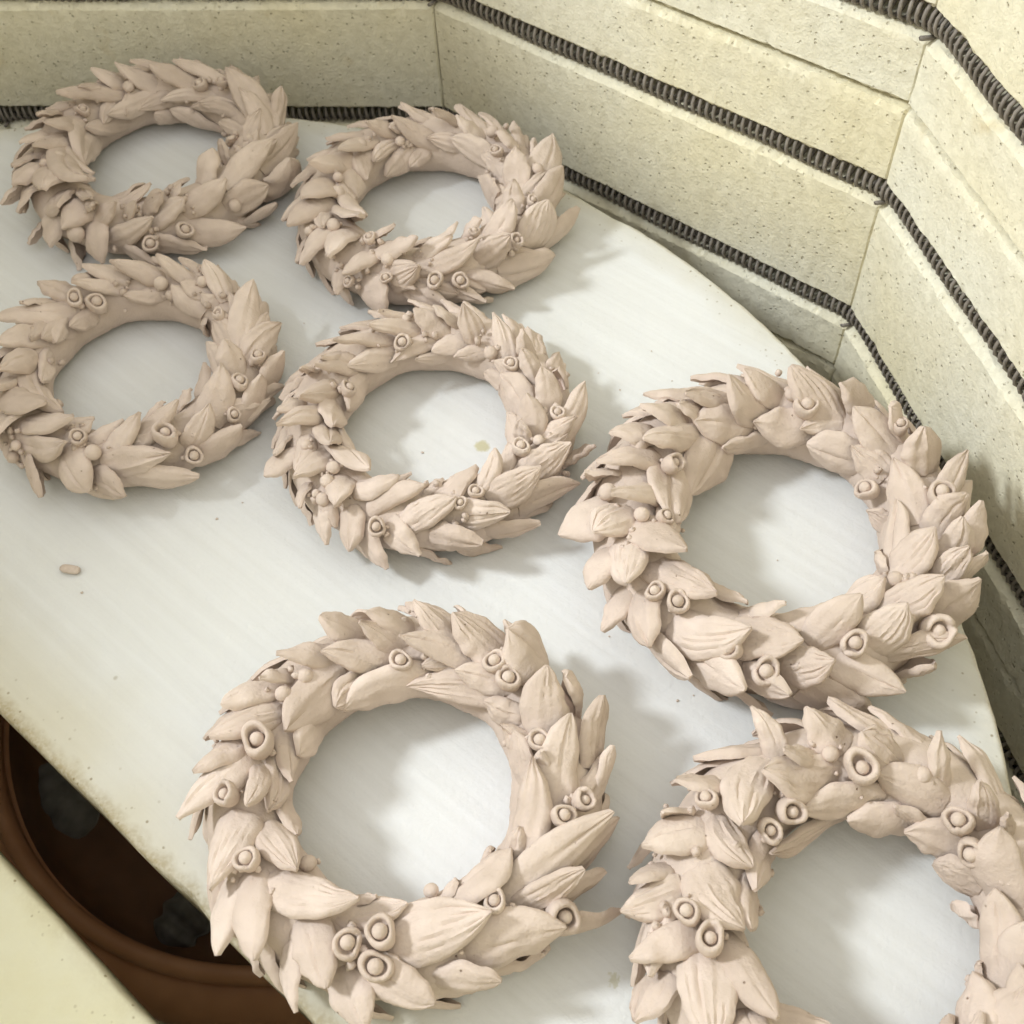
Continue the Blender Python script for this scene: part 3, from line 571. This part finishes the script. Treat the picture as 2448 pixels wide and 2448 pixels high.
def ribbed_piece(name, loc, lx, ly, rz, seed, label):
    rng = np.random.default_rng(seed)
    nu, nv = 40, 28
    sx = Smooth1D(rng, 3, 0.05)
    V = []
    for layer in (1, 0):
        for i in range(nu):
            u = -1 + 2 * i / (nu - 1)
            wv = math.sqrt(max(0.0, 1 - abs(u) ** 2.2)) * (1 + float(sx(u)))
            for j in range(nv):
                v = -1 + 2 * j / (nv - 1)
                h = (1 - abs(v) ** 2) * 0.010 * wv + 0.0009 * math.sin(u * 9 + abs(v) * 2.6) * wv * (1 - v * v)
                h = h if layer else 0.0
                V.append((u * lx, v * wv * ly, (h + 0.001) if layer else 0.0))
    f = []
    for L in (0, 1):
        b = L * nu * nv
        for i in range(nu - 1):
            for j in range(nv - 1):
                a = b + i * nv + j
                q = (a, a + nv, a + nv + 1, a + 1)
                f.append(q if L == 0 else q[::-1])
    for i in range(nu - 1):
        for j in (0, nv - 1):
            a, c = i * nv + j, nu * nv + i * nv + j
            f.append((a, a + nv, c + nv, c))
    o = mesh_object(name, np.array(V), f, GREY)
    o.location = loc
    o.rotation_euler = (0, 0, rz)
    tag(o, label, "clay piece", "grey clay pieces in the brown bowl")
    return o

zf = -0.1333 - 0.0440
ribbed_piece("clay_piece", (-0.0540, 0.0480, zf), 0.0200, 0.0140, 2.35, 4, "larger ribbed grey clay piece lying in the brown bowl's shadow")
ribbed_piece("clay_piece", (0.0090, 0.0025, zf + 0.001), 0.0130, 0.0105, 1.1, 6, "smaller grey clay piece in the brown bowl, half under the white shelf")

# ------------------------------------------------------------------ wreaths
ZC = 0.78
class Tube:
    def __init__(self, w):
        self.cx, self.cy, self.R, self.r = w
        self.zc = ZC * self.r
    def pt(self, th, ph, rho):       # in the wreath's own frame
        a = self.R + rho * self.r * np.cos(ph)
        return np.stack([a * np.cos(th), a * np.sin(th), self.zc + rho * self.r * np.sin(ph)], -1)
    def nrm(self, th, ph):
        return np.stack([np.cos(ph) * np.cos(th), np.cos(ph) * np.sin(th), np.sin(ph)], -1)

NS, NT, NB = 18, 19, 7
S_ = np.linspace(0, 1, NS) ** 0.92
VT = np.sign(np.linspace(-1, 1, NT)) * np.abs(np.linspace(-1, 1, NT)) ** 0.85
VB = np.linspace(1, -1, NB + 2)
LEAF_FACES = ring_faces(NS, NT + NB + 2)

def make_leaf(parent, tube, th0, ph0, r0, th1, ph1, r1, W, style, rng, name="leaf"):
    s = S_
    th = th0 + (th1 - th0) * s
    ph = ph0 + (ph1 - ph0) * s
    arch = rng.uniform(0.00, 0.10)
    rho = r0 + (r1 - r0) * s ** 1.05 + arch * np.sin(np.pi * s)
    P = tube.pt(th, ph, rho)
    chord = P[0] + (P[-1] - P[0]) * s[:, None]
    ck = rng.uniform(0.35, 0.7)
    P = P * (1 - ck) + chord * ck
    T = np.gradient(P, axis=0)
    L = np.linalg.norm(np.diff(P, axis=0), axis=1).sum()
    T /= np.linalg.norm(T, axis=1)[:, None] + 1e-9
    Nn = tube.nrm(th, ph)
    Nn = Nn - T * (Nn * T).sum(1)[:, None]
    Nn /= np.linalg.norm(Nn, axis=1)[:, None] + 1e-9
    Sd = np.cross(Nn, T)
    roll = rng.normal(0, 0.15) + rng.normal(0, 0.20) * (s - .4)
    c, sn = np.cos(roll)[:, None], np.sin(roll)[:, None]
    Sd, Nn = Sd * c + Nn * sn, Nn * c - Sd * sn
    # outline
    tipx = rng.uniform(0.52, 0.84)
    bx = rng.uniform(0.16, 0.34)
    ex = rng.uniform(0.5, 0.75)
    fgrid = np.linspace(0, 1, 60)
    mx = ((1 - fgrid) ** tipx * (fgrid + bx) ** ex).max()
    half = 0.525 * W * (1 - s) ** tipx * (s + bx) ** ex / mx
    half = np.maximum(half, 0.00035)
    hl = half * (1 + Smooth1D(rng, 4, 0.05)(s * 1.2))
    hr = half * (1 + Smooth1D(rng, 4, 0.05)(s * 1.2))
    # torn base edge
    bow = rng.normal(0, 0.05) * L * np.sin(np.pi * s * .9)
    thick = (0.0008 + 0.080 * W) * rng.uniform(0.85, 1.3)
    tk = thick * (0.55 + 0.45 * np.clip((1 - s) * 6, 0, 1))
    tk = tk * (0.75 + 0.25 * np.clip(s * 5, 0, 1))
    domeh = rng.uniform(0.07, 0.16) * W * (half / half.max())
    curl = rng.normal(0.01, 0.04) * L
    nz = [Smooth1D(rng, 4, 0.00018) for _ in range(3)]
    def top(v):
        h = domeh * (1 - np.abs(v) ** 2.0) - 0.45 * tk * np.abs(v) ** 7
        h = h + nz[0](s) * (0.5 + v) + nz[1](s * .8 + .2) * (0.5 - v) + nz[2](np.full_like(s, (v + 1) / 2) + s * .15)
        if style == 'm':
            k = np.clip(s * 4, 0, 1) * np.clip((1 - s) * 5, 0, 1)
            h = h - 0.060 * W * k * np.exp(-((v - mid * (1 - s)) / 0.085) ** 2) + 0.02 * W * k * np.exp(-((v - mid * (1 - s)) / 0.25) ** 2)
        elif style == 'v':
            k = np.clip(s * 3.5, 0, 1) * np.clip((1 - s) * 5, 0, 1)
            for c0 in vein:
                h = h - 0.042 * W * k * np.exp(-((v - c0 - skew * (s - .5)) / 0.06) ** 2)
        return h + curl * s ** 3
    mid = rng.normal(0, 0.12)
    vein = [-.62, -.30, 0.02, .33, .64]
    skew = rng.normal(0, 0.35)
    rows = []
    for v in VT:
        wv = np.where(v < 0, hl, hr) * v
        rows.append(P + Sd * (wv + bow)[:, None] + Nn * top(v)[:, None])
    for v in VB:
        wv = np.where(v < 0, hl, hr) * v * 0.985
        h = top(v) - tk * (0.55 + 0.45 * (1 - v ** 4))
        rows.append(P + Sd * (wv + bow)[:, None] + Nn * h[:, None])
    V = np.stack(rows, 1)
    V[-1] = V[-1] + (T[-1] * tk[-1] * 0.4)
    V = V.reshape(-1, 3)
    V += rng.normal(0, 0.000045, V.shape)
    low = V[:, 2] < 0.0006
    V[low, 2] = 0.0006 + 0.15 * (V[low, 2] - 0.0006).clip(-0.003, 0)
    V[:, 2] = np.maximum(V[:, 2], 0.0003)
    o = mesh_object(name, V, LEAF_FACES, CLAY, parent)
    o.data.set_sharp_from_angle(angle=math.radians(48))
    return o

def frame_from(n, spin):
    n = Vector(n).normalized()
    q = n.to_track_quat('Z', 'Y')
    return q.to_matrix() @ Matrix.Rotation(spin, 3, 'Z')

def ball(name, r, mat, parent, loc, rng, squash=1.0, seg=16):
    V = []
    nr = 10
    sm = [Smooth1D(rng, 4, 0.03) for _ in range(2)]
    for i in range(nr + 1):
        a = math.pi * i / nr
        for j in range(seg):
            b = 2 * math.pi * j / seg
            k = 1 + 0.02 * math.sin(b * 2 + rng_phase(rng, i)) * 0
            V.append((r * k * math.sin(a) * math.cos(b), r * k * math.sin(a) * math.sin(b), -r * squash * math.cos(a)))
    o = mesh_object(name, np.array(V), ring_faces(nr + 1, seg), mat, parent)
    o.location = loc
    return o

def rng_phase(rng, i): return 0.0

def make_berry(parent, tube, th, ph, rho, size, style, rng):
    n = tube.nrm(np.array(th), np.array(ph))
    # blossoms lean towards the sky
    n = n * 0.8 + np.array([0, 0, 0.45]) + rng.normal(0, 0.16, 3)
    n /= np.linalg.norm(n)
    p = tube.pt(np.array(th), np.array(ph), np.array(min(rho, 1.02 if style == 'b' else 1.12)))
    if style == 'b':
        o = ball("berry", size * 1.0, CLAY, parent, tuple(p), rng, 0.9)
        o.rotation_euler = frame_from(n, rng.uniform(0, 6)).to_euler()
        return
    R = size * 0.88
    seg = 28
    hollow = style == 'h'
    inner = 0.60 if not hollow else 0.56
    depth = 0.55 if not hollow else 0.85
    hgt = 0.62 if not hollow else 0.85
    prof = [(0.55, -1.0), (0.86, -0.55), (1.0, 0.0), (0.98, hgt * .55), (0.90, hgt * .86), ((1 + inner) / 2 - .02, hgt), (inner + .05, hgt * .90),
            (inner, hgt * .6), (inner * .96, hgt - depth * .9), (inner * .6, hgt - depth * 1.05), (0.02, hgt - depth * 1.05)]
    t = np.linspace(0, 2 * np.pi, seg, endpoint=False)
    wob = 1 + rng.uniform(.05, .15) * np.sin(t * 2 + rng.uniform(0, 6)) + 0.05 * np.sin(t * 3 + rng.uniform(0, 6)) + rng.normal(0, .012, seg)
    zwob = rng.uniform(.08, .22) * np.sin(t + rng.uniform(0, 6)) + 0.06 * np.sin(t * 3 + rng.uniform(0, 6)) + rng.normal(0, .02, seg)
    cut = np.ones(seg)
    if rng.random() < .6:
        for _ in range(rng.integers(1, 3)):
            a0 = rng.uniform(0, 6.28)
            cut -= 0.55 * np.exp(-((np.angle(np.exp(1j * (t - a0)))) / 0.16) ** 2)
    V = []
    for r, z in prof:
        up = z > 0.2
        V.append(np.stack([R * r * wob * np.cos(t), R * r * wob * np.sin(t), R * ((z * cut if up else np.full(seg, z)) + (zwob if z > 0 else 0))], 1))
    cup = mesh_object("berry_cup", np.concatenate(V), ring_faces(len(prof), seg), CLAY, parent)
    cup.location = tuple(p + n * R * 0.02)
    cup.rotation_euler = frame_from(n, rng.uniform(0, 6)).to_euler()
    br = R * (0.50 if not hollow else 0.42)
    ball("berry", br, CLAY, cup, (rng.normal(0, .03) * R, rng.normal(0, .03) * R, R * (hgt - depth * (0.42 if not hollow else 0.62))), rng)

def make_core(parent, tube, rng):
    nth, nph = 140, 20
    th = np.linspace(0, 2 * np.pi, nth, endpoint=False)
    ph = np.linspace(0, 2 * np.pi, nph, endpoint=False)
    k = 0.80 + 0.03 * np.sin(th * 5 + 1) + 0.02 * np.sin(th * 11 + 2)
    V = []
    for i, a in enumerate(th):
        q = tube.pt(np.full(nph, a), ph, np.full(nph, k[i]) + rng.normal(0, 0.006, nph))
        q[:, 2] = np.maximum(q[:, 2], 0.0004)
        V.append(q)
    return mesh_object("core_ring", np.concatenate(V), ring_faces(nth, nph, closed=True), CLAY, parent)

def make_crumbs(parent, tube, spots, rng):
    V, F = [], []
    for (th, ph, rho) in spots:
        for _ in range(rng.integers(2, 5)):
            r = rng.uniform(0.0004, 0.0011)
            c = tube.pt(np.array(th + rng.normal(0, .05)), np.array(ph + rng.normal(0, .2)), np.array(rho + rng.uniform(-.05, .06)))
            b = len(V)
            ax = rng.normal(0, 1, 3); ax /= np.linalg.norm(ax)
            for i in range(5):
                a = math.pi * i / 4
                for j in range(6):
                    e = 2 * math.pi * j / 6
                    d = np.array([math.sin(a) * math.cos(e), math.sin(a) * math.sin(e), -math.cos(a)])
                    V.append(c + r * d * (1 + 0.5 * abs(d @ ax)) * rng.uniform(.8, 1.15))
            F += [tuple(x + b for x in f) for f in ring_faces(5, 6)]
    o = mesh_object("clay_crumbs", np.array(V), F, CLAY, parent)
    tag(o, kind="stuff")

LABELS = {
 1: "pink clay leaf wreath farthest from the camera, nearest the far wall, in soft shade",
 2: "pink clay leaf wreath nearest the wall corner, its pointed shadows reaching towards the bricks",
 3: "pink clay leaf wreath cut off by the picture's left edge",
 4: "pink clay leaf wreath with a yellowish stain on the shelf inside its hole",
 5: "pink clay wreath of veined leaves lying against the sunlit wall at the shelf's round rim",
 6: "pink clay leaf wreath overhanging the shelf's straight edge above the brown bowl",
 7: "pink clay leaf wreath cut off by the picture's bottom edge in the corner",
}
LABELS[5] = "pink clay wreath with deeply veined leaves at the shelf's round rim beside the wall"

for key, (w, ltxt, btxt) in WREATHS.items():
    rng = np.random.default_rng(1000 + key)
    tube = Tube(w)
    root = empty("clay_wreath", (tube.cx, tube.cy, 0.0), LABELS[key], "wreath", "clay wreaths on the kiln shelf")
    make_core(root, tube, rng)
    placed = []
    for it in ltxt.split(';'):
        p = it.split(',')
        a = [float(x) for x in p[:7]]
        th0, ph0, th1, ph1 = (math.radians(a[i]) for i in (0, 1, 3, 4))
        style = p[7]
        if style == 's' and rng.random() < 0.30: style = 'm'
        r1 = min(a[5] / 100, 2.2) + rng.uniform(0.0, 0.16)
        if math.cos(ph1) < -0.35: r1 = min(r1, 1.12)        # leaves that wrap into the hole stay pressed on
        xt = rng.uniform(0.06, 0.20)      # the hidden root runs on under the leaf behind
        if key >= 5 and style == 's' and rng.random() < 0.35: style = 'v'
        make_leaf(root, tube, th0 - xt * (th1 - th0), ph0 - xt * 0.6 * (ph1 - ph0), min(a[2] / 100, 0.95) - 0.16, th1, ph1, r1, a[6] * (0.92e-4 if key <= 4 else 0.97e-4), style, rng)
        placed.append((th0, ph0)); placed.append(((th0 + th1) / 2, (ph0 + ph1) / 2)); placed.append((th1, ph1))
    PL = np.array(placed)
    # lower layer wherever the ring is still bare
    for ph_d in (-12, 22, 55, 90, 125):
        small = key <= 4
        n = (26 if small else 21) if ph_d < 100 else 16
        for i in range(n):
            th = 2 * math.pi * (i + rng.uniform(-.3, .3)) / n
            ph = math.radians(ph_d + rng.normal(0, 6))
            dth = np.angle(np.exp(1j * (PL[:, 0] - th))) * (tube.R + tube.r * math.cos(ph))
            dph = np.angle(np.exp(1j * (PL[:, 1] - ph))) * tube.r
            near = np.hypot(dth, dph).min()
            visible_inner = ph_d > 150
            if near < (0.0040 if small else 0.0050): continue
            if visible_inner: continue
            L = rng.uniform(0.010, 0.014) if small else rng.uniform(0.013, 0.018)
            outw = -1 if ph_d < 70 else (1 if ph_d > 110 else rng.choice([-1, 1]))
            dph_ = outw * rng.uniform(0.2, 0.6)
            rr = tube.R + tube.r * math.cos(ph)
            make_leaf(root, tube, th - 0.4 * L / rr, ph, 0.72, th + 0.6 * L / rr, ph + dph_, 1.14, rng.uniform(0.005, 0.007) if small else rng.uniform(0.0065, 0.009), 'm' if rng.random() < .5 else 's', rng)
    spots = []
    for it in btxt.split(';'):
        p = it.split(',')
        a = [float(x) for x in p[:4]]
        make_berry(root, tube, math.radians(a[0]), math.radians(a[1]), a[2] / 100, a[3] * 1e-4, p[4], rng)
        spots.append((math.radians(a[0]), math.radians(a[1]), 1.0))
    for i in range(14):
        j = rng.integers(len(PL)); spots.append((PL[j, 0], PL[j, 1], 0.98))
    make_crumbs(root, tube, spots, rng)

# ------------------------------------------------------------------ loose bits on the shelf
def pebble(name, loc, dims, rz, seed, label, cat, group=None):
    rng = np.random.default_rng(seed)
    V = []
    nr, seg = 8, 12
    for i in range(nr + 1):
        a = math.pi * i / nr
        for j in range(seg):
            b = 2 * math.pi * j / seg
            sg = lambda x: math.copysign(abs(x) ** .6, x)
            V.append((dims[0] * sg(math.sin(a) * math.cos(b)) * rng.uniform(.93, 1.07), dims[1] * sg(math.sin(a) * math.sin(b)) * rng.uniform(.93, 1.07), dims[2] * (1 - sg(math.cos(a)))))
    o = mesh_object(name, np.array(V), ring_faces(nr + 1, seg), CRUMB)
    o.location = loc
    o.rotation_euler = (0, 0, rz)
    tag(o, label, cat, group)

pebble("clay_crumb", (0.01275, 0.0542, 0.0003), (0.0031, 0.0014, 0.0008), -0.15, 1, "small pink oblong clay crumb alone on the white shelf by its straight edge", "clay crumb")
rng = np.random.default_rng(77)
V, F = [], []
for (x, y) in [(0.0070, 0.1555), (0.1113, 0.1009), (0.2173, 0.0651), (0.018, 0.047), (0.052, 0.074), (0.165, 0.135), (0.172, 0.128), (0.188, 0.02), (0.112, 0.03), (0.065, 0.155)] + [tuple(rng.uniform((0.0, 0.0), (0.24, 0.24))) for _ in range(10)]:
    b = len(V); r = rng.uniform(0.0002, 0.00045)
    for i in range(4):
        a = math.pi / 2 * i / 3
        for j in range(6):
            e = 2 * math.pi * j / 6
            V.append((x + r * math.cos(a) * math.cos(e) * rng.uniform(.6, 1.5), y + r * math.cos(a) * math.sin(e) * rng.uniform(.6, 1.5), 0.0002 + r * 0.5 * math.sin(a)))
    F += [tuple(q + b for q in f) for f in ring_faces(4, 6)]
o = mesh_object("clay_dust", np.array(V), F, CRUMB)
tag(o, "tiny clay specks scattered over the white shelf", "specks", kind="stuff")
